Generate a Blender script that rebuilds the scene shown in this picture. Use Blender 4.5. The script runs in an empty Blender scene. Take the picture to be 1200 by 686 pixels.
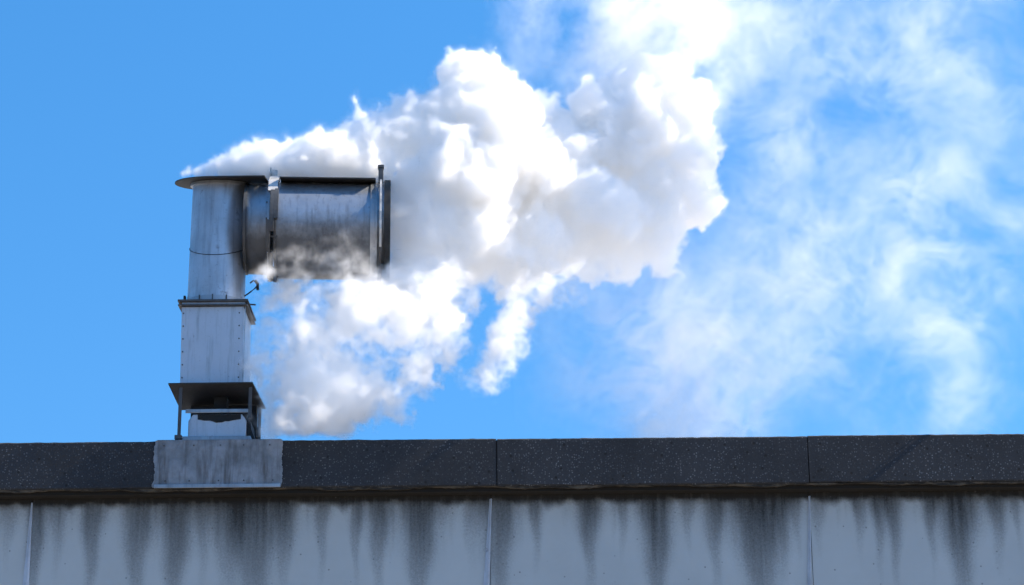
import bpy, bmesh, math, random
import numpy as np
from mathutils import Vector, Matrix

random.seed(11)
scene = bpy.context.scene
COL = scene.collection
PI = math.pi

# ------------------------------------------------------------------ camera
PITCH, ROLL, FPX = math.radians(17.9), math.radians(0.5), 2500.0
CAM = np.array([0.0, -22.0, 1.6])
fw = np.array([0, math.cos(PITCH), math.sin(PITCH)])
up0 = np.array([0, -math.sin(PITCH), math.cos(PITCH)])
r0 = np.array([1.0, 0, 0])
rt = r0 * math.cos(ROLL) - up0 * math.sin(ROLL)
up = up0 * math.cos(ROLL) + r0 * math.sin(ROLL)


def at(px, py, Y):
    """point of the world at depth Y seen at a pixel of the 1200 x 686 photograph"""
    d = fw + rt * (px - 600) / FPX - up * (py - 343) / FPX
    return CAM + d * (Y - CAM[1]) / d[1]


cd = bpy.data.cameras.new("camera")
cam = bpy.data.objects.new("camera", cd)
COL.objects.link(cam)
cd.sensor_width = 36.0
cd.lens = 36.0 * FPX / 1200.0
cd.clip_end = 20000
cam.matrix_world = Matrix(((rt[0], up[0], -fw[0], CAM[0]), (rt[1], up[1], -fw[1], CAM[1]), (rt[2], up[2], -fw[2], CAM[2]), (0, 0, 0, 1)))
scene.camera = cam

# ------------------------------------------------------------------ light
SKYLIFT = 0.3
SUN_EL, SUN_AZ = math.radians(38), math.radians(92.4)     # azimuth clockwise from +Y
sdir = Vector((math.sin(SUN_AZ) * math.cos(SUN_EL), math.cos(SUN_AZ) * math.cos(SUN_EL), math.sin(SUN_EL)))
ld = bpy.data.lights.new("sun", 'SUN')
ld.energy = 4.4
ld.angle = math.radians(0.5)
ld.color = (1.0, 0.89, 0.74)
sun = bpy.data.objects.new("sun", ld)
COL.objects.link(sun)
sun.rotation_euler = sdir.to_track_quat('Z', 'Y').to_euler()
sun.location = (30, 5, 40)

w = bpy.data.worlds.new("World")
scene.world = w
w.use_nodes = True
nt = w.node_tree
nt.nodes.clear()
out = nt.nodes.new('ShaderNodeOutputWorld')
bg = nt.nodes.new('ShaderNodeBackground')
sky = nt.nodes.new('ShaderNodeTexSky')
sky.sky_type = 'NISHITA'
sky.sun_disc = False
sky.sun_elevation = SUN_EL
sky.sun_rotation = SUN_AZ
sky.air_density = 1.3
sky.dust_density = 0.5
sky.ozone_density = 2.5
sky.altitude = 300
# the clear band of sky seen here is even: read the sky a little higher than the line of sight
tc = nt.nodes.new('ShaderNodeTexCoord')
mp = nt.nodes.new('ShaderNodeMapping')
mp.inputs['Location'].default_value = (0, 0, SKYLIFT)
nrm = nt.nodes.new('ShaderNodeVectorMath')
nrm.operation = 'NORMALIZE'
nt.links.new(tc.outputs['Generated'], mp.inputs[0])
nt.links.new(mp.outputs[0], nrm.inputs[0])
nt.links.new(nrm.outputs[0], sky.inputs[0])
hs = nt.nodes.new('ShaderNodeHueSaturation')
hs.inputs['Saturation'].default_value = 1.36
nt.links.new(sky.outputs[0], hs.inputs['Color'])
nt.links.new(hs.outputs[0], bg.inputs[0])
bg.inputs[1].default_value = 0.115
nt.links.new(bg.outputs[0], out.inputs[0])

scene.view_settings.view_transform = 'Standard'
scene.view_settings.look = 'None'
scene.view_settings.exposure = 1.3
scene.view_settings.gamma = 1.0
scene.render.engine = 'CYCLES'
cy = scene.cycles
cy.use_denoising = True
cy.use_adaptive_sampling = True
cy.adaptive_threshold = 0.03
cy.max_bounces = 64
cy.diffuse_bounces = 3
cy.glossy_bounces = 3
cy.volume_bounces = 56
cy.volume_step_rate = 2.5
cy.volume_max_steps = 512


# ------------------------------------------------------------------ materials
class NB:
    """short hand for building a node material"""

    def __init__(s, name):
        s.m = bpy.data.materials.new(name)
        s.m.use_nodes = True
        s.t = s.m.node_tree
        s.t.nodes.clear()
        s.out = s.t.nodes.new('ShaderNodeOutputMaterial')

    def n(s, typ, **kw):
        nd = s.t.nodes.new(typ)
        for k, v in kw.items():
            setattr(nd, k, v)
        return nd

    def l(s, a, b):
        s.t.links.new(a, b)

    def coord(s, scale=(1, 1, 1), kind='Object'):
        tc = s.n('ShaderNodeTexCoord')
        mp = s.n('ShaderNodeMapping')
        mp.inputs['Scale'].default_value = scale
        s.l(tc.outputs[kind], mp.inputs[0])
        return mp.outputs[0]

    def noise(s, vec, scale, detail=4, rough=0.55):
        nz = s.n('ShaderNodeTexNoise')
        nz.inputs['Scale'].default_value = scale
        nz.inputs['Detail'].default_value = detail
        nz.inputs['Roughness'].default_value = rough
        s.l(vec, nz.inputs['Vector'])
        return nz.outputs['Fac']

    def ramp(s, fac, stops):
        r = s.n('ShaderNodeValToRGB')
        e = r.color_ramp.elements
        while len(e) < len(stops):
            e.new(0.5)
        for el, (p, c) in zip(e, stops):
            el.position = p
            el.color = (c, c, c, 1) if isinstance(c, (int, float)) else tuple(c) + (1,)
        s.l(fac, r.inputs[0])
        return r.outputs[0]

    def mix(s, fac, a, b, mode='MIX'):
        m = s.n('ShaderNodeMix', data_type='RGBA', blend_type=mode)
        for sock, v in ((m.inputs[0], fac), (m.inputs[6], a), (m.inputs[7], b)):
            if hasattr(v, 'links'):
                s.l(v, sock)
            elif isinstance(v, (int, float)):
                sock.default_value = v
            else:
                sock.default_value = tuple(v) + (1,)
        return m.outputs[2]

    def math(s, op, a, b=0.0):
        m = s.n('ShaderNodeMath', operation=op)
        for sock, v in ((m.inputs[0], a), (m.inputs[1], b)):
            if hasattr(v, 'links'):
                s.l(v, sock)
            else:
                sock.default_value = v
        return m.outputs[0]

    def bsdf(s, color, rough=0.8, metal=0.0, bump=None, bstr=0.3, bdist=0.01, spec=0.5):
        b = s.n('ShaderNodeBsdfPrincipled')
        for k, v in (('Base Color', color), ('Roughness', rough), ('Metallic', metal)):
            if hasattr(v, 'links'):
                s.l(v, b.inputs[k])
            else:
                b.inputs[k].default_value = v if isinstance(v, (int, float)) else tuple(v) + (1,)
        b.inputs['Specular IOR Level'].default_value = spec
        if bump is not None:
            bp = s.n('ShaderNodeBump')
            bp.inputs['Strength'].default_value = bstr
            bp.inputs['Distance'].default_value = bdist
            s.l(bump, bp.inputs['Height'])
            s.l(bp.outputs[0], b.inputs['Normal'])
        s.l(b.outputs[0], s.out.inputs[0])
        return s.m


def metal(name, base, var=0.25, rough=0.5, met=0.55, rust=0.0, soot=0.0, undershade=None):
    k = NB(name)
    c = k.coord()
    big = k.noise(c, 3.0, 5, 0.6)
    fine = k.noise(c, 28.0, 5, 0.65)
    st = k.noise(k.coord((9, 9, 0.8)), 2.2, 4, 0.6)
    col = k.mix(k.ramp(big, [(0.3, 0.0), (0.7, 1.0)]), [x * (1 - var) for x in base], [min(1, x * (1 + var)) for x in base])
    col = k.mix(k.ramp(st, [(0.5, 0.0), (0.72, 0.55)]), col, [x * 0.45 for x in base])
    col = k.mix(k.ramp(fine, [(0.62, 0.0), (0.75, 0.7)]), col, [x * 0.35 for x in base])
    if rust:
        rn = k.noise(c, 6.0, 8, 0.7)
        col = k.mix(k.ramp(rn, [(0.62 - rust * .2, 0.0), (0.72, 0.8)]), col, (0.06, 0.035, 0.02))
    if soot:
        rn = k.noise(c, 4.0, 7, 0.65)
        col = k.mix(k.ramp(rn, [(0.55 - soot * .3, 0.0), (0.72, 0.92)]), col, (0.02, 0.02, 0.02))
    if undershade:      # shade of the underside painted as a soot-dark tone, with a ragged upper edge
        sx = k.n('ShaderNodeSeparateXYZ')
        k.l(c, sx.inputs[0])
        hgt = k.math('MULTIPLY', k.math('SUBTRACT', undershade[0], sx.outputs[2]), 1 / undershade[1])
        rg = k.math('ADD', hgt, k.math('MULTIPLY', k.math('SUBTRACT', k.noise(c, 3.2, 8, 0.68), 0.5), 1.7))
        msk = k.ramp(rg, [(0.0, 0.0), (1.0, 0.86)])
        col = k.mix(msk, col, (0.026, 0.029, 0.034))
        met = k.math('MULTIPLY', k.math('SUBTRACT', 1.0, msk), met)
    ro = k.math('ADD', k.math('MULTIPLY', fine, 0.3), rough - 0.15)
    return k.bsdf(col, ro, met, bump=fine, bstr=0.12, bdist=0.01)


M = {}
M['galv'] = metal('galvanised_steel', (0.32, 0.335, 0.355), 0.2, 0.45, 0.65)
M['pipe'] = metal('weathered_pipe_steel', (0.42, 0.44, 0.47), 0.16, 0.45, 0.7, rust=0.06)
M['barrel'] = metal('undershaded_duct_steel', (0.36, 0.39, 0.43), 0.14, 0.42, 0.7, undershade=(9.66, .34))
M['box'] = metal('painted_box_steel', (0.44, 0.48, 0.53), 0.05, 0.5, 0.4)
M['dark'] = metal('dark_sheet_steel', (0.014, 0.0145, 0.015), 0.35, 0.75, 0.0, rust=0.2)
M['strut'] = metal('dull_angle_iron', (0.075, 0.078, 0.082), 0.3, 0.6, 0.4, rust=0.4)
M['bracket'] = metal('pale_strap_steel', (0.5, 0.49, 0.47), 0.2, 0.5, 0.3, rust=0.2)
M['black'] = metal('soot_black', (0.012, 0.012, 0.012), 0.3, 0.9, 0.0)
M['joint'] = metal('joint_flashing', (0.43, 0.465, 0.51), 0.2, 0.6, 0.15, rust=.1)

k = NB('flashing_sheet')
c = k.coord()
a = k.noise(c, 4.5, 7, 0.66)
st = k.noise(k.coord((7, 7, 0.9)), 1.6, 5, 0.65)
col = k.mix(k.ramp(a, [(0.35, 0.0), (0.65, 1.0)]), (0.15, 0.16, 0.17), (0.27, 0.285, 0.305))
col = k.mix(k.ramp(st, [(0.46, 0.0), (0.66, 0.75)]), col, (0.055, 0.045, 0.038))
# scratches and the ragged dirty ends where the coping's coating overlaps the sheet
M['flash'] = k.bsdf(col, 0.6, 0.25, bump=a, bstr=0.5, bdist=0.03)

k = NB('exposed_aggregate_coping')
c = k.coord()
v = k.n('ShaderNodeTexVoronoi')
v.inputs['Scale'].default_value = 42
k.l(c, v.inputs['Vector'])
rnd = k.n('ShaderNodeSeparateColor')
k.l(v.outputs['Color'], rnd.inputs[0])
dot = k.math('MULTIPLY', k.ramp(v.outputs['Distance'], [(0.20, 1.0), (0.36, 0.0)]), k.ramp(rnd.outputs[0], [(0.2, 0.0), (1.0, 1.0)]))
v2 = k.n('ShaderNodeTexVoronoi')
v2.inputs['Scale'].default_value = 9
k.l(c, v2.inputs['Vector'])
rnd2 = k.n('ShaderNodeSeparateColor')
k.l(v2.outputs['Color'], rnd2.inputs[0])
pit = k.math('MULTIPLY', k.ramp(v2.outputs['Distance'], [(0.10, 1.0), (0.17, 0.0)]), k.ramp(rnd2.outputs[1], [(0.72, 0.0), (0.8, 1.0)]))
big = k.noise(c, 1.3, 6, 0.65)
fine = k.noise(c, 60, 4, 0.7)
patch = k.ramp(big, [(0.36, 0.15), (0.66, 1.0)])
col = k.mix(k.ramp(fine, [(0.35, 0.0), (0.65, 1.0)]), (0.0085, 0.0095, 0.0112), (0.019, 0.021, 0.025))
col = k.mix(k.math('MULTIPLY', patch, 0.35), col, (0.05, 0.053, 0.06))
col = k.mix(k.math('MULTIPLY', k.math('MULTIPLY', dot, patch), 0.9), col, (0.18, 0.187, 0.195))
col = k.mix(pit, col, (0.008, 0.008, 0.008))
hgt = k.math('ADD', k.math('MULTIPLY', fine, 0.5), k.math('SUBTRACT', dot, pit))
M['coping'] = k.bsdf(col, 0.9, 0, bump=hgt, bstr=0.06, bdist=0.003)

k = NB('stained_wall_concrete')
c = k.coord()
at_ = k.n('ShaderNodeAttribute', attribute_name='soot')
big = k.noise(c, 0.9, 5, 0.6)
fine = k.noise(c, 45, 5, 0.75)
vert = k.noise(k.coord((13, 13, 0.8)), 1.0, 5, 0.7)
col = k.mix(k.ramp(big, [(0.3, 0.0), (0.7, 1.0)]), (0.375, 0.40, 0.395), (0.445, 0.472, 0.465))
sp = k.math('MULTIPLY', at_.outputs['Fac'], k.math('ADD', k.math('MULTIPLY', vert, 0.7), 0.66))
sp = k.math('ADD', sp, k.math('MULTIPLY', k.math('SUBTRACT', fine, 0.5), k.ramp(at_.outputs['Fac'], [(0.0, 0.0), (0.25, 0.75), (1.0, 0.3)])))
stain = k.ramp(sp, [(0.05, 0.0), (0.95, 1.0)])
sx = k.n('ShaderNodeSeparateXYZ')
k.l(k.coord(), sx.inputs[0])
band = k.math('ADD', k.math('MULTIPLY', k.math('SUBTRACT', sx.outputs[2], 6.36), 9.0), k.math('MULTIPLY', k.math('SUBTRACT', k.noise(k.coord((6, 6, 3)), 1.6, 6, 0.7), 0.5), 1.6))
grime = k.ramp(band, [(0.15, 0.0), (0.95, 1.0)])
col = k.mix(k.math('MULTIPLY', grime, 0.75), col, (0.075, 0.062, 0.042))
col = k.mix(stain, col, k.mix(grime, (0.024, 0.0245, 0.0235), (0.011, 0.0095, 0.007)))
v = k.n('ShaderNodeTexVoronoi')
v.inputs['Scale'].default_value = 17
k.l(c, v.inputs['Vector'])
rnd = k.n('ShaderNodeSeparateColor')
k.l(v.outputs['Color'], rnd.inputs[0])
pit = k.math('MULTIPLY', k.ramp(v.outputs['Distance'], [(0.12, 1.0), (0.2, 0.0)]), k.ramp(rnd.outputs[0], [(0.86, 0.0), (0.92, 0.55)]))
col = k.mix(pit, col, (0.08, 0.08, 0.08))
M['wall'] = k.bsdf(col, 0.85, 0, bump=fine, bstr=0.2, bdist=0.006)

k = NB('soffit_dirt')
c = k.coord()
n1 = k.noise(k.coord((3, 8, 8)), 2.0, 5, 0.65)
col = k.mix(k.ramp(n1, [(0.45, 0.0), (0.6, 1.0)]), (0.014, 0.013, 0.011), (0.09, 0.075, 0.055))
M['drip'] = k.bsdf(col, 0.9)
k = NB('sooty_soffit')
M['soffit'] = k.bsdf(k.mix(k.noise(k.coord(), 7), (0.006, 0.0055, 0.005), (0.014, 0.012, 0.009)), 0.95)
k = NB('pale_roof_gravel')
M['roof'] = k.bsdf(k.mix(k.noise(k.coord(), 5), (0.52, 0.47, 0.40), (0.64, 0.58, 0.50)), 0.9)
k = NB('sandy_ground')
c = k.coord()
M['ground'] = k.bsdf(k.mix(k.noise(c, 0.3), (0.21, 0.18, 0.14), (0.28, 0.24, 0.19)), 0.9, bump=k.noise(c, 40), bstr=0.3)


# ------------------------------------------------------------------ mesh helpers
def link(name, bm, mat, parent=None, smooth=False, bevel=0.0, loc=None):
    me = bpy.data.meshes.new(name)
    bmesh.ops.recalc_face_normals(bm, faces=bm.faces)
    bm.to_mesh(me)
    bm.free()
    o = bpy.data.objects.new(name, me)
    COL.objects.link(o)
    me.materials.append(mat)
    if smooth:
        for p in me.polygons:
            p.use_smooth = True
    if bevel:
        b = o.modifiers.new('bevel', 'BEVEL')
        b.width = bevel
        b.segments = 2
        b.limit_method = 'ANGLE'
    if parent is not None:
        o.parent = parent
        o.matrix_parent_inverse = parent.matrix_world.inverted()
    return o


def empty(name, loc):
    o = bpy.data.objects.new(name, None)
    o.empty_display_size = 0.3
    COL.objects.link(o)
    o.location = loc
    bpy.context.view_layer.update()
    return o


def box(bm, x0, x1, y0, y1, z0, z1, wob=0.0):
    vs = [bm.verts.new((x, y, z)) for z in (z0, z1) for y in (y0, y1) for x in (x0, x1)]
    for f in ((0, 1, 3, 2), (4, 6, 7, 5), (0, 4, 5, 1), (2, 3, 7, 6), (0, 2, 6, 4), (1, 5, 7, 3)):
        bm.faces.new([vs[i] for i in f])
    return vs


def prism(bm, pts, off):
    """closed polygon pts (3-D) extruded by the vector off"""
    off = Vector(off)
    a = [bm.verts.new(p) for p in pts]
    b = [bm.verts.new(Vector(p) + off) for p in pts]
    n = len(pts)
    bm.faces.new(a)
    bm.faces.new(b[::-1])
    for i in range(n):
        bm.faces.new((a[i], b[i], b[(i + 1) % n], a[(i + 1) % n]))


def lathe(bm, prof, origin, axis, seg=64, dent=0.0, a0=0.0, a1=2 * PI):
    """profile of (distance along axis, radius) turned about axis 'X' or 'Z' through origin; closed profile -> solid ring"""
    rows = []
    full = abs(a1 - a0 - 2 * PI) < 1e-6
    n = seg if full else seg + 1
    for t, r in prof:
        row = []
        for i in range(n):
            an = a0 + (a1 - a0) * i / seg
            d = 1 + dent * (math.sin(3 * an + 5 * t) + 0.6 * math.sin(7 * an + 11 * t))
            cx, sx = r * d * math.cos(an), r * d * math.sin(an)
            p = (origin[0] + t, origin[1] + cx, origin[2] + sx) if axis == 'X' else (origin[0] + cx, origin[1] + sx, origin[2] + t)
            row.append(bm.verts.new(p))
        rows.append(row)
    for a, b in zip(rows, rows[1:]):
        for i in range(n if full else n - 1):
            j = (i + 1) % n
            bm.faces.new((a[i], a[j], b[j], b[i]))
    return rows


def ring(bm, x0, x1, ri, ro, origin, axis='X', seg=64, **kw):
    """solid ring (a flange, a hoop or a short pipe with wall thickness)"""
    lathe(bm, [(x0, ri), (x0, ro), (x1, ro), (x1, ri), (x0, ri)], origin, axis, seg, **kw)
    bmesh.ops.remove_doubles(bm, verts=bm.verts, dist=1e-5)


def tube(bm, pts, r, seg=8):
    rows = []
    for i, p in enumerate(pts):
        p = Vector(p)
        d = (Vector(pts[min(i + 1, len(pts) - 1)]) - Vector(pts[max(i - 1, 0)])).normalized()
        a = d.orthogonal().normalized()
        b = d.cross(a)
        rows.append([bm.verts.new(p + (a * math.cos(t) + b * math.sin(t)) * r) for t in [2 * PI * q / seg for q in range(seg)]])
    for a, b in zip(rows, rows[1:]):
        for i in range(seg):
            j = (i + 1) % seg
            bm.faces.new((a[i], a[j], b[j], b[i]))
    bm.faces.new(rows[0])
    bm.faces.new(rows[-1][::-1])


def tag(o, label=None, cat=None, group=None, kind=None):
    if label:
        o['label'] = label
    if cat:
        o['category'] = cat
    if group:
        o['group'] = group
    if kind:
        o['kind'] = kind
    return o


# ------------------------------------------------------------------ ground
bm = bmesh.new()
bm.faces.new([bm.verts.new(p) for p in ((-3000, -3000, 0), (3000, -3000, 0), (3000, 3000, 0), (-3000, 3000, 0))])
tag(link('ground', bm, M['ground']), kind='structure', label='bare sandy yard in front of the building')

# ------------------------------------------------------------------ building
ZT, ZB = 7.052, 6.546            # coping top and bottom
YF, YW = -0.12, 0.13             # coping front, wall face
XL, XR = -22.0, 22.0
bld = tag(empty('concrete_building', (0, YW, 0)), 'grey concrete building wall with black soot streaks under a dark speckled coping', 'building')

# wall panels: front face is a fine grid that carries the soot runs
joints = [-12.3, -5.09, -0.25, 3.12, 9.6]
streaks = []   # (x, half width, length, strength)
for px, hw, ln, s in ((70, 9, 60, .5), (110, 9, 95, .75), (163, 13, 100, .85), (208, 13, 120, .95), (240, 8, 70, .5), (268, 16, 90, .6), (300, 22, 115, 1.0), (335, 10, 80, .6),
                      (378, 7, 70, .55), (418, 6, 70, .7), (444, 10, 85, .75), (492, 15, 110, .95), (520, 5, 40, .3), (553, 9, 60, .35), (584, 14, 110, .8), (628, 7, 55, .7), (690, 10, 75, .95), (729, 6, 45, .5),
                      (768, 13, 120, 1.05), (806, 6, 45, .55), (836, 9, 75, .8), (889, 22, 120, 1.1), (916, 8, 60, .6), (933, 5, 50, .4), (958, 7, 50, .45), (1006, 7, 45, .7), (1028, 7, 60, .75), (1046, 8, 70, .9),
                      (1089, 6, 55, .9), (1122, 16, 100, 1.1), (1167, 9, 55, .9), (1190, 5, 45, .5), (12, 8, 55, .4), (44, 8, 120, .75)):
    streaks.append((at(px, 590, YW)[0], hw * .0094, ln * .0094, s))
rs = random.Random(5)
for i in range(90):
    x = rs.uniform(XL, XR)
    if -5.6 < x < 5.6:
        continue
    streaks.append((x, rs.uniform(.04, .2), rs.uniform(.4, 1.2), rs.uniform(.4, 1.05)))
for i in range(70):
    streaks.append((rs.uniform(-5.6, 5.6), rs.uniform(.012, .04), rs.uniform(.2, .6), rs.uniform(.05, .16)))
SX = np.array([s[0] for s in streaks]); SH = np.array([s[1] for s in streaks]); SL = np.array([s[2] for s in streaks]); SS = np.array([s[3] for s in streaks])
ZTOP = 6.50
edges = [XL] + joints + [XR]
for pi in range(len(edges) - 1):
    xa, xb = edges[pi] + 0.003, edges[pi + 1] - 0.003
    step = 0.022 if (xb > -5.6 and xa < 5.6) else 0.06
    xs = np.linspace(xa, xb, max(4, int((xb - xa) / step)))
    zs = np.concatenate([np.linspace(ZTOP, ZTOP - 1.5, 64), np.linspace(ZTOP - 1.7, -0.2, 12)])
    X, Z = np.meshgrid(xs, zs)
    d = np.clip((ZTOP - 0.03 - Z), 0, None)
    soot = np.zeros_like(X)
    wob = 0.012 * np.sin(Z * 9 + X * 5)
    for x, h, ln, s in zip(SX, SH, SL, SS):
        if x + h * 4 < xa or x - h * 4 > xb:
            continue
        t = np.abs(X + wob - x) / (h * (1.3 - 0.75 * np.clip(d / ln, 0, 1)))
        core = 1 / (1 + t ** 4)
        soot += s * 1.05 * core * np.exp(-(d / (ln * 0.7)) ** 1.25)
    soot = np.maximum(soot, 0) 
    soot = 1 - np.exp(-1.75 * soot)
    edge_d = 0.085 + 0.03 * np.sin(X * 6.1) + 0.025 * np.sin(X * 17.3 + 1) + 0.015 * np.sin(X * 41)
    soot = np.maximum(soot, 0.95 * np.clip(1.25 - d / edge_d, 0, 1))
    nx, nz = len(xs), len(zs)
    verts = np.stack([X.ravel(), np.full(X.size, YW), Z.ravel()], 1)
    nb = len(verts)
    back = [(xa, YW + .2, ZTOP), (xb, YW + .2, ZTOP), (xb, YW + .2, -.2), (xa, YW + .2, -.2)]
    faces = [(r * nx + q, (r + 1) * nx + q, (r + 1) * nx + q + 1, r * nx + q + 1) for r in range(nz - 1) for q in range(nx - 1)]
    top = list(range(nx)); bot = [(nz - 1) * nx + q for q in range(nx)]
    lef = [r * nx for r in range(nz)]; rig = [r * nx + nx - 1 for r in range(nz)]
    faces += [tuple(top + [nb + 1, nb]), tuple(bot[::-1] + [nb + 3, nb + 2]), tuple(lef[::-1] + [nb, nb + 3]), tuple(rig + [nb + 2, nb + 1]), (nb, nb + 1, nb + 2, nb + 3)]
    me = bpy.data.meshes.new('wall_panel')
    me.from_pydata([tuple(v) for v in verts] + back, [], faces)
    me.update()
    atr = me.attributes.new('soot', 'FLOAT', 'POINT')
    atr.data.foreach_set('value', np.concatenate([soot.ravel(), np.zeros(4)]).astype(np.float32))
    me.materials.append(M['wall'])
    o = bpy.data.objects.new('wall_panel', me)
    COL.objects.link(o)
    o.parent = bld
    o.matrix_parent_inverse = bld.matrix_world.inverted()

# joint flashings: bent strips that widen downwards
for xt, xb_, wt, wb_ in ((-5.092, -5.105, .02, .072), (-0.243, -0.295, .026, .07), (3.122, 3.075, .022, .045)):
    bm = bmesh.new()
    zt, zl = 6.455, 3.2
    kx = (zt - zl) / 0.95
    pts = []
    L = [(xt - wt / 2, zt), (xb_ - wb_ / 2, zt - .95), (xb_ - wb_ / 2 - .02, zl)]
    R = [(xt + wt / 2, zt), (xb_ + wb_ / 2, zt - .95), (xb_ + wb_ / 2 - .02, zl)]
    for (a, z), (b, z2) in zip(L, R):
        m_ = a * .3 + b * .7
        pts.append((a, m_, b, z))
    rows = []
    for a, m_, b, z in pts:
        rows.append([bm.verts.new((a, YW - .004, z)), bm.verts.new((m_ - .002, YW - .028, z)), bm.verts.new((m_ + .004, YW - .028, z)), bm.verts.new((b, YW - .004, z))])
    for p, q in zip(rows, rows[1:]):
        for i in range(3):
            bm.faces.new((p[i], p[i + 1], q[i + 1], q[i]))
        bm.faces.new((p[3], p[0], q[0], q[3]))
    bm.faces.new(rows[0])
    bm.faces.new(rows[-1][::-1])
    link('joint_strip', bm, M['joint'], bld)

# body of the building behind, roof deck
bm = bmesh.new()
box(bm, XL, XR, YW + .203, 18, 0, 6.62)
link('building_body', bm, M['wall'], bld)
bm = bmesh.new()
box(bm, XL, XR, 0.953, 18, 6.624, 6.72)
link('roof', bm, M['roof'], bld)

# coping blocks, each with slightly chipped edges and its own small misalignment
cj = [-11.5, -0.175, 3.10, 9.2]
ce = [XL] + cj + [XR]
for i in range(len(ce) - 1):
    bm = bmesh.new()
    xa, xb = ce[i] + (0.0 if i == 0 else 0.005), ce[i + 1] - 0.005
    n = max(2, int((xb - xa) / 0.05))
    rr = random.Random(30 + i)
    prof = [(YF + .012, ZT), (YF, ZT - .012), (YF, ZB + .012), (YF + .012, ZB), (0.95, ZB), (0.95, ZT)]
    rows = []
    tilt = (0.0, 0.0, -0.004, 0.003, 0)[i % 5]
    for q in range(n + 1):
        x = xa + (xb - xa) * q / n
        row = []
        for j, (y, z) in enumerate(prof):
            jt = rr.gauss(0, .0014) if j < 4 else 0
            kz = rr.gauss(0, .0014) if j < 4 else 0
            if j in (2, 3) and rr.random() < .04:
                kz += .006
            row.append(bm.verts.new((x, y + jt * .08 + tilt * .2, z + kz + tilt)))
        rows.append(row)
    for p, q in zip(rows, rows[1:]):
        for j in range(6):
            bm.faces.new((p[j], p[(j + 1) % 6], q[(j + 1) % 6], q[j]))
    bm.faces.new(rows[0])
    bm.faces.new(rows[-1][::-1])
    link('coping_block', bm, M['coping'], bld)

for x in cj:
    bm = bmesh.new()
    box(bm, x - .0045, x + .0045, YF + .03, .94, ZB + .01, ZT - .012)
    link('mortar_joint', bm, M['soffit'], bld)

# mortar bed / dirty drip edge just behind the coping's lower front edge
bm = bmesh.new()
n = 400
rows = []
rr = random.Random(8)
for q in range(n + 1):
    x = -8 + 16 * q / n
    h = .016 + .010 * math.sin(x * 3.1) + .008 * math.sin(x * 9.7 + 1) + rr.gauss(0, .002)
    h = max(.004, h)
    rows.append([bm.verts.new((x, YF + .02, ZB - .002)), bm.verts.new((x, YF + .025, ZB - h)), bm.verts.new((x, YF + .07, ZB - h)), bm.verts.new((x, YF + .075, ZB - .002))])
for p, q in zip(rows, rows[1:]):
    for j in range(4):
        bm.faces.new((p[j], p[(j + 1) % 4], q[(j + 1) % 4], q[j]))
bm.faces.new(rows[0]); bm.faces.new(rows[-1][::-1])
link('drip_edge', bm, M['drip'], bld)
bm = bmesh.new()
box(bm, XL, XR, YF + .08, .949, ZB - .045, ZB - .003)
link('soffit', bm, M['soffit'], bld)

# sheet metal flashing folded over the coping under the chimney, ragged ends
bm = bmesh.new()
rr = random.Random(3)
xa, xb = -3.775, -2.432
nz = 70
F = YF - .009
def ragged(x):
    o, d = [], 0.0
    for q in range(nz + 1):
        d = d * .85 + rr.gauss(0, .0035)
        o.append((x + d + rr.uniform(-.0015, .0015), ZT + .006 - (ZT - ZB) * q / nz))
    return o
left, right = ragged(xa), ragged(xb)
pl = [(x, F, z) for x, z in left]
pr = [(x, F, z) for x, z in right]
rowsL = [(bm.verts.new(a), bm.verts.new(b)) for a, b in zip(pl, pr)]
rowsB = [(bm.verts.new((a[0], a[1] + .006, a[2])), bm.verts.new((b[0], b[1] + .006, b[2]))) for a, b in zip(pl, pr)]
for q in range(nz):
    bm.faces.new((rowsL[q][0], rowsL[q][1], rowsL[q + 1][1], rowsL[q + 1][0]))
    bm.faces.new((rowsB[q][0], rowsB[q + 1][0], rowsB[q + 1][1], rowsB[q][1]))
    bm.faces.new((rowsL[q][0], rowsL[q + 1][0], rowsB[q + 1][0], rowsB[q][0]))
    bm.faces.new((rowsL[q][1], rowsB[q][1], rowsB[q + 1][1], rowsL[q + 1][1]))
bm.faces.new((rowsL[0][0], rowsB[0][0], rowsB[0][1], rowsL[0][1]))
bm.faces.new((rowsL[nz][0], rowsL[nz][1], rowsB[nz][1], rowsB[nz][0]))
fl = link('flashing_sheet', bm, M['flash'], bld)
for q in range(5):
    for z in (ZT - .05, ZB + .075):
        bm = bmesh.new()
        x = xa + .1 + q * .283 + rr.uniform(-.03, .03)
        tube(bm, [(x, F + .002, z), (x, F - .006, z)], .009, 8)
        link('nail', bm, M['strut'], fl)
bm = bmesh.new()
box(bm, xa + .01, xb - .01, F - .022, F - .002, ZB - .004, ZB + .036)
link('folded_lip', bm, M['galv'], fl, bevel=.004)
bm = bmesh.new()
box(bm, xa + .02, xb - .02, F + .006, .93, ZT + .008, ZT + .014)
link('top_sheet', bm, M['flash'], fl)

# ------------------------------------------------------------------ chimney
CY = 0.40
ch = tag(empty('exhaust_chimney', (-3.24, CY, ZT + .014)), 'grey metal exhaust chimney with round pipe and sideways barrel duct on the parapet', 'chimney')
Z0 = ZT + .016
# base lip on the coping
bm = bmesh.new()
box(bm, -3.52, -2.79, .02, .78, Z0, Z0 + .072)
link('base_flange', bm, M['galv'], ch, bevel=.006)
bm = bmesh.new()
prism(bm, [(-3.47, .10, Z0 + .073), (-2.85, .10, Z0 + .073), (-2.85, .10, 7.33), (-2.90, .10, 7.40), (-3.42, .10, 7.40), (-3.47, .10, 7.33)], (0, .58, 0))
bc = link('base_curb', bm, M['box'], ch, bevel=.008)
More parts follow.
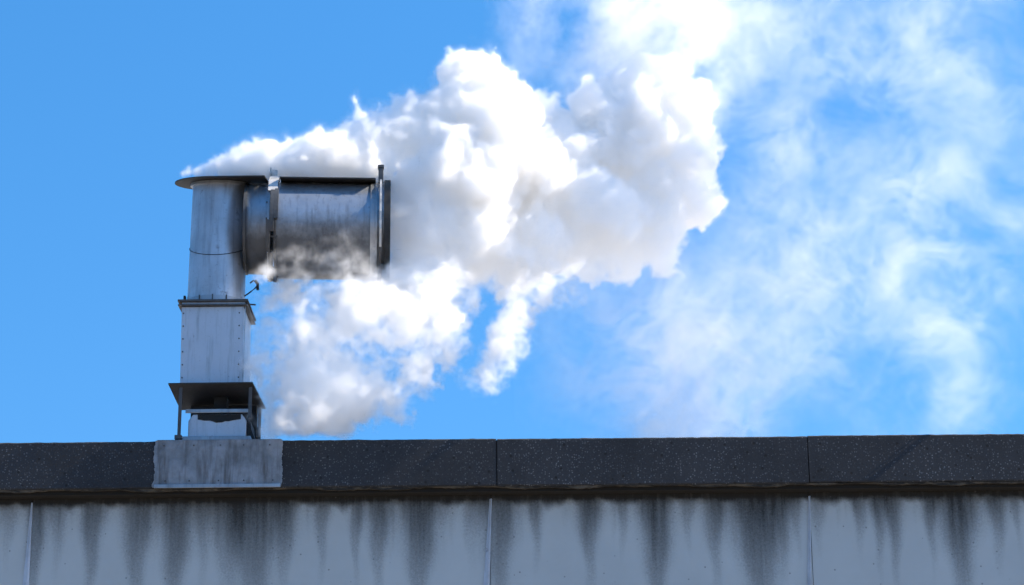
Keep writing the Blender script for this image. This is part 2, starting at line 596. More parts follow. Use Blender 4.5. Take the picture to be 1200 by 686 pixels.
# black plate painting the dark inside of the slot at the curb's top
bm = bmesh.new()
rr = random.Random(4)
pts = [(-3.37 + .46 * q / 14, .094, 7.345 - (.02 + rr.uniform(0, .022)) * math.sin(PI * (q + .5) / 15)) for q in range(15)]
pts += [(-2.91 - .46 * q / 8, .094, 7.395) for q in range(9)]
prism(bm, pts, (0, .02, 0))
link('dark_slot_plate', bm, M['black'], bc)
bm = bmesh.new()
box(bm, -3.24, -3.10, .36, .50, 7.402, 7.66)
link('damper_post', bm, M['black'], ch)
bm = bmesh.new()
box(bm, -3.535, -2.815, .69, .80, Z0 + .074, 7.655)
link('rear_housing', bm, M['dark'], ch)
bm = bmesh.new()
box(bm, -3.50, -2.81, .07, .10 - .008, 7.41, 7.45)
link('slot_rail', bm, M['galv'], ch, bevel=.003)
# rain skirt plate
bm = bmesh.new()
prism(bm, [(-3.672, -.08, 7.688), (-2.772, -.08, 7.692), (-2.742, .92, 7.668), (-3.69, .92, 7.664)], (0, 0, .012))
link('rain_skirt', bm, M['dark'], ch)
# angle-iron legs of the skirt
for x, y, zb in ((-3.545, -.02, Z0 + .075), (-2.80, -.02, 7.33), (-3.545, .84, Z0 + .075), (-2.80, .84, Z0 + .075)):
    bm = bmesh.new()
    prism(bm, [(x - .018, y, zb), (x + .018, y, zb), (x + .018, y + .006, zb), (x - .012, y + .006, zb), (x - .012, y + .04, zb), (x - .018, y + .04, zb)], (0, 0, 7.664 - zb))
    lg = link('skirt_leg', bm, M['strut'], ch)
    if zb < 7.2:
        bm = bmesh.new()
        box(bm, x - .045, x + .03, y - .015, y + .05, zb - .045, zb)
        link('foot_plate', bm, M['strut'], lg, bevel=.004)
bm = bmesh.new()
prism(bm, [(-2.846, .14, 7.14), (-2.79, .14, 7.12), (-2.76, .14, 7.14), (-2.80, .14, 7.24), (-2.812, .14, 7.33), (-2.846, .14, 7.36)], (0, .35, 0))
link('side_bracket', bm, M['dark'], ch)
for x, y, za, zb, r in ((-2.78, .5, 7.13, 7.35, .012), (-2.765, .3, 7.2, 7.42, .008)):
    bm = bmesh.new()
    tube(bm, [(x, y, za), (x + .004, y, zb)], r)
    link('side_rod', bm, M['strut'], ch)

# square box section
bm = bmesh.new()
B = [(-3.571, .075), (-2.902, .075), (-2.902, .725), (-3.571, .725)]
T = [(-3.586, .075), (-2.914, .075), (-2.914, .725), (-3.586, .725)]
vb = [bm.verts.new((x, y, 7.704)) for x, y in B]
vt = [bm.verts.new((x, y, 8.60)) for x, y in T]
bm.faces.new(vb[::-1]); bm.faces.new(vt)
for i in range(4):
    bm.faces.new((vb[i], vb[(i + 1) % 4], vt[(i + 1) % 4], vt[i]))
bx = link('box_section', bm, M['box'], ch, bevel=.006)
bm = bmesh.new()
box(bm, -3.575, -2.899, .068, .0735, 7.706, 7.745)
link('seam_strip', bm, M['galv'], bx)
for q in range(6):
    for x in (-3.55, -2.945):
        bm = bmesh.new()
        tube(bm, [(x - .0155 * (q * .15 + .1), .076, 7.80 + q * .145), (x - .0155 * (q * .15 + .1), .068, 7.80 + q * .145)], .0085, 8)
        link('screw', bm, M['strut'], bx)
bm = bmesh.new()
box(bm, -2.8985, -2.893, .074, .10, 7.72, 8.60)
link('corner_fold', bm, M['galv'], bx)
# top flange pair
bm = bmesh.new()
box(bm, -3.625, -2.862, .02, .78, 8.645, 8.668)
link('box_flange', bm, M['strut'], ch, bevel=.003)
bm = bmesh.new()
box(bm, -3.582, -2.900, .052, .74, 8.618, 8.6435)
link('flange_gasket', bm, M['galv'], ch)
bm = bmesh.new()
box(bm, -3.622, -2.866, .03, .775, 8.602, 8.617)
link('box_flange', bm, M['strut'], ch, bevel=.003)
# round riser
PX, PR = -3.262, .312
bm = bmesh.new()
lathe(bm, [(8.735, PR + .004), (9.1, PR), (9.35, PR - .003), (9.7, PR - .006), (9.95, PR - .008), (10.14, PR - .012)], (PX, CY, 0), 'Z', 72, dent=.0018)
for v in bm.verts:
    if v.co.z > 10.1:
        v.co.z += .2 * (v.co.y - .4) - .002
rp = link('riser_pipe', bm, M['pipe'], ch, smooth=True)
bm = bmesh.new()
ring(bm, 8.67, 8.735, PR - .01, PR + .022, (PX, CY, 0), 'Z', 72)
cl = link('base_collar', bm, M['galv'], ch)
for an in (-2.0, -1.55, -1.1):
    bm = bmesh.new()
    x, y = PX + (PR + .026) * math.cos(an), CY + (PR + .026) * math.sin(an)
    box(bm, x - .006, x + .006, y - .006, y + .02, 8.672, 8.74)
    link('collar_clip', bm, M['strut'], cl)
bm = bmesh.new()
box(bm, PX - PR - .035, PX - PR - .012, .3, .36, 8.735, 8.80)
link('collar_lug', bm, M['dark'], cl)
bm = bmesh.new()
ring(bm, 10.105, 10.135, PR - .02, PR + .018, (PX, CY, 0), 'Z', 72)
for v in bm.verts:
    v.co.z += .2 * (v.co.y - .4)
rc = link('riser_rim', bm, M['galv'], ch)
# diagonal welded seam round the pipe
bm = bmesh.new()
pts = [(PX + (PR + .001) * math.cos(t), CY + (PR + .001) * math.sin(t), 9.36 + .16 * math.sin((t + PI / 2) * 1.1 - PI / 2)) for t in [(-PI + PI * q / 24) for q in range(25)]]
tube(bm, pts, .004, 6)
link('weld_seam', bm, M['dark'], rp)

# tilted cap and rain shield over the duct
plane = lambda y: 10.142 + .20 * (y - .4)
def shield(name, outline, t=.012):
    bm = bmesh.new()
    prism(bm, [(x, y, plane(y)) for x, y in outline], (0, 0, t))
    return link(name, bm, M['dark'], ch)
CR = .475
out = [(PX - .03 + CR * math.cos(t), CY + CR * math.sin(t)) for t in [PI / 2 + PI * q / 36 for q in range(37)]]
shield('cap_plate', out + [(-2.71, CY - CR - .015), (-2.71, CY + CR)])
shield('rain_shield', [(-2.575, CY - CR - .02), (-1.52, CY - CR - .02), (-1.52, .42), (-2.575, .42)])

# horizontal duct
DZ, DR = 9.597, .540
bm = bmesh.new()
lathe(bm, [(-2.955, .05), (-2.955, .502), (-2.70, .506)], (0, CY, DZ + .012), 'X', 80, dent=.001)
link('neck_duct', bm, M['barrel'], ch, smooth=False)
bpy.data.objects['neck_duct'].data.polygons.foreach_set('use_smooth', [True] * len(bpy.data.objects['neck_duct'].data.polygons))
bm = bmesh.new()
ring(bm, -2.965, -2.935, .49, .512, (0, CY, DZ + .012), 'X', 80)
link('neck_rim', bm, M['strut'], ch)
bm = bmesh.new()
lathe(bm, [(-2.60, .48), (-2.60, DR), (-2.2, DR + .002), (-1.80, DR), (-1.415, DR), (-1.36, DR), (-1.36, DR - .012), (-2.58, DR - .012)], (0, CY, DZ), 'X', 96, dent=.0012)
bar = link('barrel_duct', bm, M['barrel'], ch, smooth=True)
m_ = bar.modifiers.new('edges', 'EDGE_SPLIT'); m_.split_angle = math.radians(40)
# flange ring pair at the left end of the barrel with bolts, straps and lugs
bm = bmesh.new()
ring(bm, -2.697, -2.672, .45, .572, (0, CY, DZ), 'X', 80, dent=.001)
r1 = link('clamp_ring', bm, M['galv'], ch)
bm = bmesh.new()
ring(bm, -2.625, -2.603, .45, .578, (0, CY, DZ), 'X', 80, dent=.001)
r2 = link('clamp_ring', bm, M['strut'], ch)
for q in range(18):
    bm = bmesh.new()
    an = 2 * PI * q / 18 + .1
    y, z = CY + .556 * math.cos(an), DZ + .556 * math.sin(an)
    tube(bm, [(-2.712, y, z), (-2.59, y, z)], .011, 6)
    link('bolt', bm, M['strut'], r1)
# strap bent over the clamp, its sunlit tone painted in as a pale colour
bm = bmesh.new()
rows = []
for q in range(17):
    an = math.radians(96 + (152 - 96) * q / 16)
    rrad = .60 - .008 * math.sin(q)
    wd = .052 if an < math.radians(165) else .04
    rows.append([bm.verts.new((x, CY + rad * math.cos(an), DZ + rad * math.sin(an))) for x, rad in ((-2.645 - wd, rrad), (-2.645 + wd, rrad), (-2.645 + wd, rrad - .012), (-2.645 - wd, rrad - .012))])
for p, q in zip(rows, rows[1:]):
    for j in range(4):
        bm.faces.new((p[j], p[(j + 1) % 4], q[(j + 1) % 4], q[j]))
bm.faces.new(rows[0]); bm.faces.new(rows[-1][::-1])
link('clamp_strap', bm, M['bracket'], ch)
bm = bmesh.new()
box(bm, -2.70, -2.62, .27, .30, 10.16, 10.275)
box(bm, -2.70, -2.685, .20, .30, 10.20, 10.275)
link('strap_lug', bm, M['bracket'], ch, bevel=.004)
for an0, an1, x in ((152, 200, -2.645), (150, 186, -2.60), (188, 222, -2.685), (222, 262, -2.66)):
    bm = bmesh.new()
    rows = []
    for q in range(9):
        an = math.radians(an0 + (an1 - an0) * q / 8)
        rows.append([bm.verts.new((x + dx, CY + rad * math.cos(an), DZ + rad * math.sin(an))) for dx, rad in ((-.022, .612), (.022, .612), (.022, .58), (-.022, .58))])
    for p, q in zip(rows, rows[1:]):
        for j in range(4):
            bm.faces.new((p[j], p[(j + 1) % 4], q[(j + 1) % 4], q[j]))
    bm.faces.new(rows[0]); bm.faces.new(rows[-1][::-1])
    link('clamp_plate', bm, M['strut'], ch)
bm = bmesh.new()
box(bm, -2.70, -2.60, .1, .2, 8.965, 9.05)
tube(bm, [(-2.615, .12, 9.02), (-2.61, .12, 8.905)], .018, 8)
link('clamp_bracket', bm, M['strut'], ch)
# outlet flanges
bm = bmesh.new()
ring(bm, -1.575, -1.50, DR - .005, .556, (0, CY, DZ), 'X', 80, dent=.001)
link('outlet_band', bm, M['galv'], ch)
bm = bmesh.new()
ring(bm, -1.478, -1.452, .50, .592, (0, CY, DZ), 'X', 80, dent=.002)
r3 = link('outlet_ring', bm, M['strut'], ch)
bm = bmesh.new()
ring(bm, -1.425, -1.355, .49, .582, (0, CY, DZ), 'X', 80, dent=.001)
link('outlet_rim', bm, M['dark'], ch)
bm = bmesh.new()
box(bm, -1.492, -1.437, .06, .13, 10.07, 10.235)
box(bm, -1.50, -1.43, .05, .14, 10.236, 10.27)
link('ring_lug', bm, M['strut'], ch, bevel=.004)
bm = bmesh.new()
prism(bm, [(-1.478, .08, 9.12), (-1.43, .08, 9.12), (-1.455, .08, 8.86), (-1.50, .08, 8.86)], (0, .06, 0))
box(bm, -1.53, -1.45, .07, .13, 8.83, 8.862)
link('ring_lug', bm, M['strut'], ch, bevel=.003)
bm = bmesh.new()
rows = []
for q in range(21):
    an = math.radians(120 + 95 * q / 20)
    rad = .60 + .006 * math.sin(q * 1.7)
    rows.append([bm.verts.new((-1.462 + dx, CY + (rad + dr) * math.cos(an), DZ + (rad + dr) * math.sin(an))) for dx, dr in ((-.012, 0), (.012, 0), (.012, -.02), (-.012, -.02))])
for p, q in zip(rows, rows[1:]):
    for j in range(4):
        bm.faces.new((p[j], p[(j + 1) % 4], q[(j + 1) % 4], q[j]))
bm.faces.new(rows[0]); bm.faces.new(rows[-1][::-1])
link('ring_strap', bm, M['bracket'], r3)
TURN = Matrix.Translation((PX, CY, 0)) @ Matrix.Rotation(math.radians(3.6), 4, 'Z') @ Matrix.Translation((-PX, -CY, 0))
for o in [q for q in COL.objects if q.type == 'MESH' and q.name.split('.')[0] in ('neck_duct', 'neck_rim', 'barrel_duct', 'clamp_ring', 'bolt', 'clamp_strap', 'strap_lug', 'clamp_plate', 'clamp_bracket', 'outlet_band', 'outlet_ring', 'outlet_rim', 'ring_lug', 'ring_strap', 'rain_shield')]:
    o.data.transform(TURN)
# loose wire hook hanging below the neck
bm = bmesh.new()
hk = [at(x, y, .38) for x, y in ((285, 348), (290, 345), (294, 342), (299, 338), (302, 334), (301, 330), (297, 329), (293, 332))]
tube(bm, [tuple(p) for p in hk], .008, 6)
hk = [at(x, y, .38) for x, y in ((299, 329), (302, 333), (302, 340))]
tube(bm, [tuple(p) for p in hk], .017, 6)
link('wire_hook', bm, M['black'], ch)
bm = bmesh.new()
tube(bm, [(-2.87, .2, 8.66), (-2.80, .2, 8.655)], .009, 6)
link('flange_bolt', bm, M['strut'], ch)

#SMOKE ------------------------------------------------------------ smoke
SM = 0.0095     # metres per photograph pixel at the chimney


def fft_noise(shape, step, lmax, lmin, slope, seed, aniso=(1, 1, 1)):
    """fractal noise field with wavelengths between lmin and lmax (metres), unit variance"""
    rng = np.random.default_rng(seed)
    f = np.fft.rfftn(rng.standard_normal(shape, dtype=np.float32))
    kx = np.fft.fftfreq(shape[0], step)[:, None, None] * aniso[0]
    ky = np.fft.fftfreq(shape[1], step)[None, :, None] * aniso[1]
    kz = np.fft.rfftfreq(shape[2], step)[None, None, :] * aniso[2]
    k = np.sqrt(kx * kx + ky * ky + kz * kz).astype(np.float32) + 1e-6
    a = k ** (-slope) * np.exp(-(k * lmin) ** 2) * (1 - np.exp(-(k * lmax) ** 2))
    g = np.fft.irfftn(f * a, s=shape).astype(np.float32)
    return (g - g.mean()) / g.std()


def splat(sd, lo, step, spheres, pad=0.24):
    for x, y, z, r in spheres:
        i0 = [max(0, int((c - r - pad - l) / step)) for c, l in zip((x, y, z), lo)]
        i1 = [min(n, int((c + r + pad - l) / step) + 2) for c, l, n in zip((x, y, z), lo, sd.shape)]
        if any(a >= b for a, b in zip(i0, i1)):
            continue
        gx, gy, gz = [(np.arange(a, b, dtype=np.float32) * step + l - c) for a, b, l, c in zip(i0, i1, lo, (x, y, z))]
        d = np.sqrt(gx[:, None, None] ** 2 + gy[None, :, None] ** 2 + gz[None, None, :] ** 2) - r
        v = sd[i0[0]:i1[0], i0[1]:i1[1], i0[2]:i1[2]]
        np.minimum(v, d, out=v)


def puffs(base, n1, n2, rng, f1=(.22, .5), f2=(.2, .45)):
    """every base ball gets smaller balls on its skin, those get smaller ones again: cauliflower billows"""
    outl = list(base)
    for x, y, z, r in base:
        for _ in range(n1):
            d = rng.standard_normal(3); d /= np.linalg.norm(d)
            r1 = r * rng.uniform(*f1)
            p = np.array((x, y, z)) + d * (r - r1 * .15) * rng.uniform(.85, 1.0)
            outl.append((*p, r1))
            if r1 < .05:
                continue
            for _ in range(n2):
                d2 = rng.standard_normal(3); d2 /= np.linalg.norm(d2)
                if d2 @ d < -.2:
                    d2 = -d2
                r2 = r1 * rng.uniform(*f2)
                outl.append((*(p + d2 * (r1 - r2 * .1)), r2))
    return outl


JET = [(478, 262, 44, .5), (472, 235, 34, .5), (500, 240, 50, .55), (505, 268, 54, .55), (482, 305, 38, .5), (515, 302, 46, .55), (465, 285, 30, .45), (545, 300, 40, .6), (540, 268, 56, .7)]
SOFT = [(800, 130, 70, 1.05), (790, 85, 74, 1.1), (795, 40, 76, 1.1), (775, 15, 90, 1.1), (800, -25, 88, 1.1), (770, -60, 100, 1.1), (730, 70, 70, 1.1), (745, 20, 70, 1.1), (690, 120, 50, 1.0)]
SOFTER = [(640, 40, 80, 1.2), (690, 45, 85, 1.2), (625, 85, 50, 1.1), (660, 100, 55, 1.1), (720, 20, 80, 1.2), (650, -20, 90, 1.2), (840, 60, 90, 1.2), (860, 10, 90, 1.2)]


def balls(lst):
    o = []
    for e in lst:
        px, py, r, y = e[:4]
        if px > 560:
            y = y + min(1.0, (px - 560) / 300) * .85     # the wind carries the plume away from the wall
        p = at(px, py, y)
        o.append((p[0], p[1], p[2], r * SM))
    return o


DENSE = [  # px, py, radius in px, depth
    (214, 204, 5, .42), (221, 202, 8, .45), (233, 201, 10, .45), (247, 199, 13, .45), (263, 196, 17, .45), (280, 193, 20, .45), (298, 190, 23, .45), (317, 187, 26, .48), (340, 188, 27, .5), (362, 187, 30, .5), (385, 187, 32, .5), (415, 190, 32, .5), (440, 192, 32, .5),
    (408, 172, 32, .65), (432, 176, 32, .65), (426, 144, 19, .6), (446, 152, 26, .7), (468, 158, 36, .7), (484, 143, 24, .7), (505, 165, 44, .75),
    (536, 92, 30, .75), (520, 96, 14, .72), (556, 104, 38, .8), (582, 122, 34, .8), (545, 140, 46, .8), (580, 170, 62, .85), (612, 150, 42, .9), (640, 142, 34, .9), (648, 128, 22, .9), (625, 205, 72, .9), (560, 235, 62, .75), (520, 215, 56, .7), 
    (680, 178, 56, .95), (720, 165, 62, 1.0), (762, 130, 58, 1.0), (772, 112, 46, 1.05), (785, 165, 50, 1.0), (808, 185, 38, .95), (786, 212, 50, .9), (812, 238, 32, .85), (824, 248, 22, .85), (770, 282, 32, .8), (730, 292, 30, .8), (700, 298, 26, .8),
    (768, 248, 46, .85), (742, 282, 30, .8), (712, 268, 42, .8), (684, 240, 62, .8), (650, 278, 42, .75), (622, 288, 46, .7), (604, 308, 30, .65), (578, 288, 36, .6), (540, 268, 50, .6), (545, 296, 32, .55)]
MID = [   # the thinner tail that rolls down behind the duct to the chimney's foot
    (524, 342, 36, .1), (506, 362, 34, -.05), (545, 322, 26, .2), (488, 388, 30, -.1),
    (522, 328, 42, 0.5), (495, 352, 50, 0.5), (455, 352, 42, 0.5), (510, 380, 34, -0.21), (475, 395, 50, -0.16), (430, 372, 46, -0.11), (492, 420, 30, -0.16), (445, 425, 48, -0.11), (470, 446, 30, -0.16), (405, 440, 46, -0.11), (442, 464, 26, -0.11), (375, 462, 42, -0.11), (415, 472, 30, -0.16),
    (390, 486, 26, -0.16), (352, 488, 30, -0.21), (328, 494, 24, -0.26), (316, 504, 14, -0.31), (345, 465, 32, -0.16), (402, 400, 44, -0.06), (328, 470, 18, -0.26), (412, 356, 32, 0.5)]
LOW = [   # thin veils and rags
    (400, 352, 36, -.1), (360, 352, 34, -.1), (340, 372, 28, 0), (345, 405, 44, -.1), (325, 445, 34, -.05), (370, 400, 44, -.1), (330, 415, 24, .2), (322, 475, 20, 0), (420, 352, 34, -.1), (365, 435, 38, -.1), (332, 385, 26, .15), (335, 480, 26, -.1), (316, 395, 18, .75), (314, 430, 22, .75), (312, 465, 20, .75), (314, 495, 16, .7), (326, 410, 24, .5), (330, 350, 22, .6), (310, 360, 16, .75), (318, 440, 22, .6), (345, 340, 22, .5), (385, 338, 22, .5), (324, 500, 12, 0),
    (600, 338, 22, .6), (622, 346, 20, .6), (603, 368, 17, .6), (594, 392, 17, .6), (588, 414, 16, .6), (573, 434, 14, .6), (566, 444, 10, .6), (606, 385, 15, .6), (645, 340, 20, .65), (670, 326, 18, .7), (560, 335, 20, .6), (535, 360, 18, .62), (528, 385, 14, .62), (520, 400, 12, .62),
    ]
FRONT = [(345, 304, 15, -.24), (368, 302, 16, -.24), (392, 302, 18, -.24), (415, 300, 20, -.26), (434, 306, 18, -.26), (332, 312, 10, -.2), (400, 316, 18, -.15), (360, 318, 14, -.15)]
CORE_RAG = [(562, 442, 15, -0.25), (572, 434, 19, -0.25), (583, 420, 18, -0.25), (590, 402, 17, -0.25), (596, 384, 17, -0.25), (602, 366, 18, -0.25), (608, 348, 20, -0.25), (622, 338, 20, -0.25), (642, 334, 17, -0.20), (662, 326, 15, -0.15), (676, 316, 12, -0.15), (516, 402, 10, -0.23), (524, 386, 11, -0.23), (534, 366, 13, -0.23)]


def smoothstep(a, b, x):
    t = np.clip((x - a) / (b - a), 0, 1)
    return t * t * (3 - 2 * t)


def volume_object(name, field, lo, step, mat, hull_mat, label, cat, hull_t, hull_size):
    """mesh whose points carry the density; geometry nodes turn them into a volume with a thin vapour skin"""
    n = field.shape
    me = bpy.data.meshes.new(name)
    me.vertices.add(field.size)
    a = me.attributes.new('smoke_density', 'FLOAT', 'POINT')
    a.data.foreach_set('value', np.ascontiguousarray(field, dtype=np.float32).ravel())
    o = bpy.data.objects.new(name, me)
    COL.objects.link(o)
    o.location = lo
    # keep the carrier points inside the cloud's own box
    co = np.zeros((field.size, 3), np.float32)
    gi = np.indices(n).reshape(3, -1).T
    co[:] = gi * step
    me.vertices.foreach_set('co', co.ravel())
    me.materials.append(mat)
    me.materials.append(hull_mat)
    g = bpy.data.node_groups.new(name, 'GeometryNodeTree')
    g.interface.new_socket('Geometry', in_out='INPUT', socket_type='NodeSocketGeometry')
    g.interface.new_socket('Geometry', in_out='OUTPUT', socket_type='NodeSocketGeometry')
    N, L = g.nodes.new, g.links.new
    gin, gout = N('NodeGroupInput'), N('NodeGroupOutput')
    vc = N('GeometryNodeVolumeCube')
    hi = [(k - 1) * step for k in n]
    vc.inputs['Min'].default_value = (0, 0, 0)
    vc.inputs['Max'].default_value = hi
    for ax, k in zip('XYZ', n):
        vc.inputs['Resolution ' + ax].default_value = k
    pos, sep = N('GeometryNodeInputPosition'), N('ShaderNodeSeparateXYZ')
    L(pos.outputs[0], sep.inputs[0])

    def op(kind, a, b):
        m = N('ShaderNodeMath'); m.operation = kind
        for s_, v in zip(m.inputs, (a, b)):
            if v is None:
                continue
            if hasattr(v, 'links'):
                L(v, s_)
            else:
                s_.default_value = v
        return m.outputs[0]
    ci = []
    for ax in range(3):
        f2i = N('FunctionNodeFloatToInt'); f2i.rounding_mode = 'ROUND'
        L(op('DIVIDE', sep.outputs[ax], step), f2i.inputs[0])
        ci.append(f2i.outputs[0])

    def iop(kind, a, b):
        m = N('FunctionNodeIntegerMath'); m.operation = kind
        for s_, v in zip(m.inputs, (a, b)):
            if hasattr(v, 'links'):
                L(v, s_)
            else:
                s_.default_value = v
        return m.outputs[0]
    idx = iop('ADD', iop('MULTIPLY', iop('ADD', iop('MULTIPLY', ci[0], n[1]), ci[1]), n[2]), ci[2])
    na = N('GeometryNodeInputNamedAttribute'); na.data_type = 'FLOAT'
    na.inputs['Name'].default_value = 'smoke_density'
    si = N('GeometryNodeSampleIndex'); si.data_type = 'FLOAT'; si.domain = 'POINT'; si.clamp = True
    L(gin.outputs[0], si.inputs['Geometry'])
    L(na.outputs[0], si.inputs['Value'])
    L(idx, si.inputs['Index'])
    L(si.outputs[0], vc.inputs['Density'])
    sm1 = N('GeometryNodeSetMaterial'); sm1.inputs['Material'].default_value = mat
    L(vc.outputs[0], sm1.inputs[0])
    jn = N('GeometryNodeJoinGeometry')
    vm = N('GeometryNodeVolumeToMesh')
    vm.resolution_mode = 'VOXEL_SIZE'
    vm.inputs['Voxel Size'].default_value = hull_size
    vm.inputs['Threshold'].default_value = hull_t
    L(vc.outputs[0], vm.inputs['Volume'])
    sm2 = N('GeometryNodeSetMaterial'); sm2.inputs['Material'].default_value = hull_mat
    L(vm.outputs[0], sm2.inputs[0])
    L(sm2.outputs[0], jn.inputs[0])
    L(sm1.outputs[0], jn.inputs[0])
    L(jn.outputs[0], gout.inputs[0])
    md = o.modifiers.new('cloud', 'NODES')
    md.node_group = g
    return tag(o, label, cat, kind='stuff')


def smoke_mat(name, color, dens, aniso, homog=False):
    k = NB(name)
    v = k.n('ShaderNodeVolumePrincipled')
    v.inputs['Color'].default_value = tuple(color) + (1,)
    v.inputs['Anisotropy'].default_value = aniso
    v.inputs['Density'].default_value = dens
    v.inputs['Density Attribute'].default_value = '' if homog else 'density'
    k.l(v.outputs[0], k.out.inputs['Volume'])
    return k.m


def warp(f, dx, dy, dz, step):
    """f sampled at places moved by (dx, dy, dz) metres, trilinear"""
    n = f.shape
    res = np.empty(n, np.float32)
    gy, gz = np.meshgrid(np.arange(n[1], dtype=np.float32), np.arange(n[2], dtype=np.float32), indexing='ij')
    for i in range(n[0]):
        px = np.clip(i + dx[i] / step, 0, n[0] - 1.001); py = np.clip(gy + dy[i] / step, 0, n[1] - 1.001); pz = np.clip(gz + dz[i] / step, 0, n[2] - 1.001)
        ix, iy, iz = px.astype(np.int32), py.astype(np.int32), pz.astype(np.int32)
        fx, fy, fz = px - ix, py - iy, pz - iz
        acc = 0
        for a, wa in ((0, 1 - fx), (1, fx)):
            for b, wb in ((0, 1 - fy), (1, fy)):
                for c, wc in ((0, 1 - fz), (1, fz)):
                    acc = acc + f[ix + a, iy + b, iz + c] * (wa * wb * wc)
        res[i] = acc
    return res


rng = np.random.default_rng(21)
# billowing smoke --------------------------------------------------------
STEP = 0.021
lo = np.array([-3.86, -0.55, 7.07])
hi = np.array([3.3, 3.1, 13.3])
shape = tuple(int(v) + 1 for v in (hi - lo) / STEP)
sd = np.full(shape, .25, np.float32); sm_ = np.full(shape, .25, np.float32); sl = np.full(shape, .25, np.float32); sr = np.full(shape, .25, np.float32)
splat(sd, lo, STEP, puffs([(x, y, z, r * .93) for x, y, z, r in balls(DENSE)], 10, 8, rng, (.32, .6), (.22, .5)))
splat(sm_, lo, STEP, puffs(balls(MID), 16, 7, rng))
splat(sl, lo, STEP, puffs(balls(LOW), 8, 3, rng))
splat(sr, lo, STEP, puffs(balls(CORE_RAG), 6, 0, rng))
sj = np.full(shape, .25, np.float32); ss = np.full(shape, .25, np.float32); st_ = np.full(shape, .25, np.float32)
splat(sj, lo, STEP, puffs(balls(JET), 8, 4, rng))
splat(ss, lo, STEP, puffs(balls(SOFT), 10, 3, rng))
splat(st_, lo, STEP, puffs(balls(SOFTER), 8, 3, rng))
sf = np.full(shape, .25, np.float32)
splat(sf, lo, STEP, puffs(balls(FRONT), 8, 2, rng))
w3 = [fft_noise(shape, STEP, .7, .10, 2.6, 50 + q) for q in range(3)]
# the smoke is calm where it leaves the metal and more torn further on
gro = np.clip((np.arange(shape[0], dtype=np.float32) * STEP) / 2.2, .25, 1)[:, None, None]
u3 = [fft_noise(shape, STEP, .22, .045, 2.0, 60 + q) for q in range(3)]
sd = warp(sd, w3[0] * .045 * gro + u3[0] * .008, w3[1] * .045 * gro + u3[1] * .008, w3[2] * .045 * gro + u3[2] * .008, STEP)
curl = warp(fft_noise(shape, STEP, .30, .03, 1.7, 33), w3[0] * .07 + u3[0] * .03, w3[1] * .05, w3[2] * .07 + u3[2] * .03, STEP)
del u3
sm_ = warp(sm_, w3[0] * .06, w3[1] * .06, w3[2] * .06, STEP)
sl = warp(sl, w3[0] * .09, w3[1] * .09, w3[2] * .09, STEP)
sr = warp(sr, w3[0] * .05, w3[1] * .05, w3[2] * .05, STEP)
n1 = np.abs(fft_noise(shape, STEP, .5, .06, 2.2, 1))
n2 = fft_noise(shape, STEP, .9, .05, 2.6, 2)
n3 = fft_noise(shape, STEP, .25, .03, 1.8, 3)
rag = np.exp(.8 * n2 + .35 * n3 + .35 * curl) * np.clip(1.2 * (n1 - .2), 0, 2)
bil = ((n1 - .8) * .03 + n3 * .008 + curl * .011) * np.clip(gro, .4, 1)
d_soft = smoothstep(-.05, .5, -(ss + bil * 3)) * (.75 + .45 * n2 + .35 * curl).clip(.05, 2)
d_softer = smoothstep(-.05, .6, -(st_ + bil * 3)) * (.8 + .5 * n2 + .4 * curl).clip(.03, 2)
d_jet = smoothstep(-.04, .22, -(sj + bil * 1.5)) * (1 + .35 * n2 + .2 * n3).clip(.2, 2)
d_front = smoothstep(-.05, .14, -(warp(sf, w3[0] * .09, w3[1] * .05, w3[2] * .06, STEP) + bil * 2)) * np.clip(.45 + .55 * n2 + .4 * curl, 0, 2)
d_dense = smoothstep(0, .055, -(sd + bil)) * (1 + .25 * n2).clip(.4, 2)
d_mid = smoothstep(0, .075, -(sm_ + bil * 1.8)) * np.clip(.42 + .9 * n2 + .6 * curl, .03, 2.2)
d_low = smoothstep(-.06, .12, -(sl + bil * 2)) * np.clip(rag - .15, 0, 3)
d_rag = smoothstep(-.05, .05, -(sr + bil * 1.6)) * np.clip(.5 + .7 * curl + .4 * n2, 0.03, 2)
d_feather = smoothstep(-.09, .03, -(sd + curl * .03)) * np.clip(.25 + .6 * curl + .3 * n2, 0, 2) * gro
field = 7 * d_jet + 1.6 * d_feather + 15 * d_dense + 5.5 * d_mid + 6.0 * d_low + 5.5 * d_rag + 1.6 * d_soft + .34 * d_softer + 3.0 * d_front
field[field < .03] = 0
del w3, curl, d_feather, sf, sj, d_jet, d_front, d_soft, d_softer, ss, st_
for ax in range(3):
    sl_ = [slice(None)] * 3
    for e in (0, -1):
        sl_[ax] = e
        field[tuple(sl_)] = 0
del sd, sm_, sl, sr, n1, n2, n3, bil, d_dense, d_mid, rag, d_low, d_rag
M['smoke'] = smoke_mat('white_smoke', (1.0, .9975, .993), 1.0, 0.1)
M['vapour'] = smoke_mat('thin_vapour', (.99, .99, .99), .05, .2, True)
volume_object('billowing_smoke', field, lo, STEP, M['smoke'], M['vapour'], 'thick white smoke billowing out of the chimney and its duct', 'smoke', .4, .05)

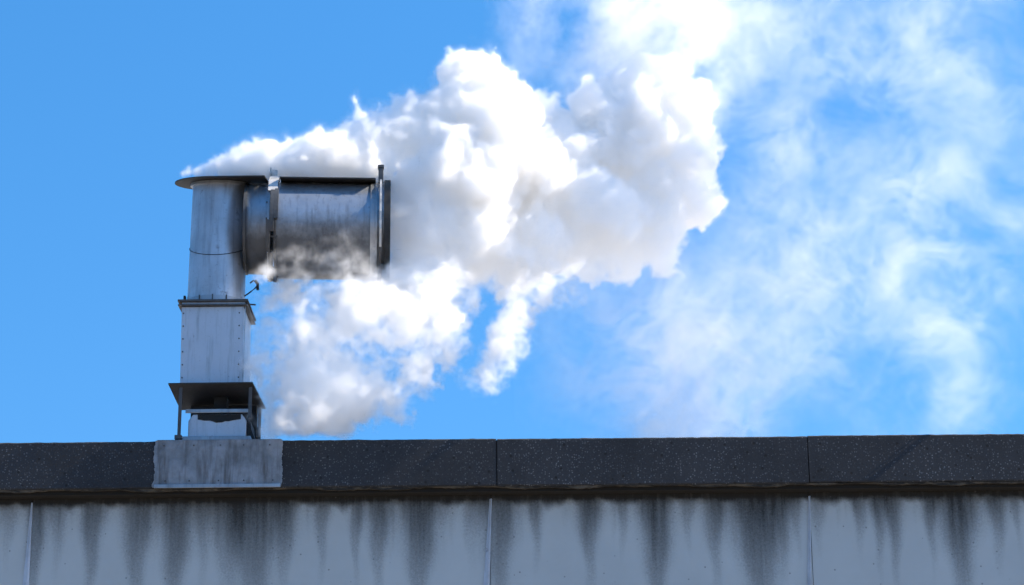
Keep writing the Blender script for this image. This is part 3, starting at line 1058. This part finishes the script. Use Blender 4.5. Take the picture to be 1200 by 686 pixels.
# drifting smoke ---------------------------------------------------------
STEP2 = 0.025
lo2 = np.array([0.0, -0.3, 6.9]); hi2 = np.array([6.6, 2.6, 13.4])
shape = tuple(int(v) + 1 for v in (hi2 - lo2) / STEP2)
VEIL = [(720, 380, 70, .8), (700, 440, 60, .5), (775, 390, 85, 1.5), (790, 470, 75, 2.0), (840, 420, 70, 1.4), (850, 480, 60, 1.4), (840, 330, 60, .5), (900, 330, 70, .8), (900, 250, 70, .8), (920, 170, 60, .9), (870, 110, 60, .5), (900, 60, 70, .7), (980, 60, 80, .7), (1050, 70, 80, .8), (1110, 40, 70, .6), (1150, 120, 70, .5), (1000, 180, 60, .5),
        (960, 300, 80, 1.0), (1010, 280, 70, .7), (1060, 300, 80, 1.0), (1080, 220, 80, .9), (1100, 380, 70, 1.0), (1060, 440, 60, .6), (980, 420, 60, .6), (1120, 460, 50, .6), (1160, 330, 50, .6), (1190, 250, 60, .4), (1030, 480, 50, .3), (930, 400, 60, .7)]
gx, gy, gz = [(np.arange(k, dtype=np.float32) * STEP2 + l) for k, l in zip(shape, lo2)]
env = np.zeros(shape, np.float32)
for px, py, r, s in VEIL:
    yc = .9 + .35 * math.sin(px * .05 + py * .03)
    p = at(px, py, yc); rr_ = r * SM
    e = np.exp(-((gx - p[0]) / rr_) ** 2)[:, None, None] * np.exp(-((gy - p[1]) / .55) ** 2)[None, :, None] * np.exp(-((gz - p[2]) / rr_) ** 2)[None, None, :]
    env = np.maximum(env, s * e)
wv = [fft_noise(shape, STEP2, 1.4, .15, 2.6, 70 + q) for q in range(3)]
a1 = fft_noise(shape, STEP2, 1.5, .06, 2.4, 7)
a2 = fft_noise(shape, STEP2, .45, .022, 1.6, 8, (1, 1, .55))
fil = 1 - np.abs(fft_noise(shape, STEP2, .7, .05, 2.2, 9)) * 1.3
tex = warp(.55 * a1 + .42 * a2 + .45 * np.clip(fil, -1.2, 1), wv[0] * .16, wv[1] * .1, wv[2] * .16, STEP2)
p = at(800, 440, .9)
ll = np.exp(-((gx - p[0]) / 1.25) ** 2)[:, None, None] * np.exp(-((gz - p[2]) / .95) ** 2)[None, None, :]
field2 = np.clip(env * 1.25, 0, 1.3) * np.clip(.62 + .9 * ll + (1.0 + .6 * ll) * tex, 0, 4) * .46
del wv, tex
field2[field2 < .01] = 0
for ax in range(3):
    sl_ = [slice(None)] * 3
    for e in (0, -1):
        sl_[ax] = e
        field2[tuple(sl_)] = 0
del env, a1, a2, fil
M['veil'] = smoke_mat('thin_smoke', (.98, .985, .99), 1.0, .2)
M['veil_skin'] = smoke_mat('thin_smoke_edge', (.98, .985, .99), .02, .2, True)
volume_object('drifting_smoke', field2, lo2, STEP2, M['veil'], M['veil_skin'], 'thin wispy smoke drifting across the blue sky beyond the dense plume', 'smoke', .06, .08)
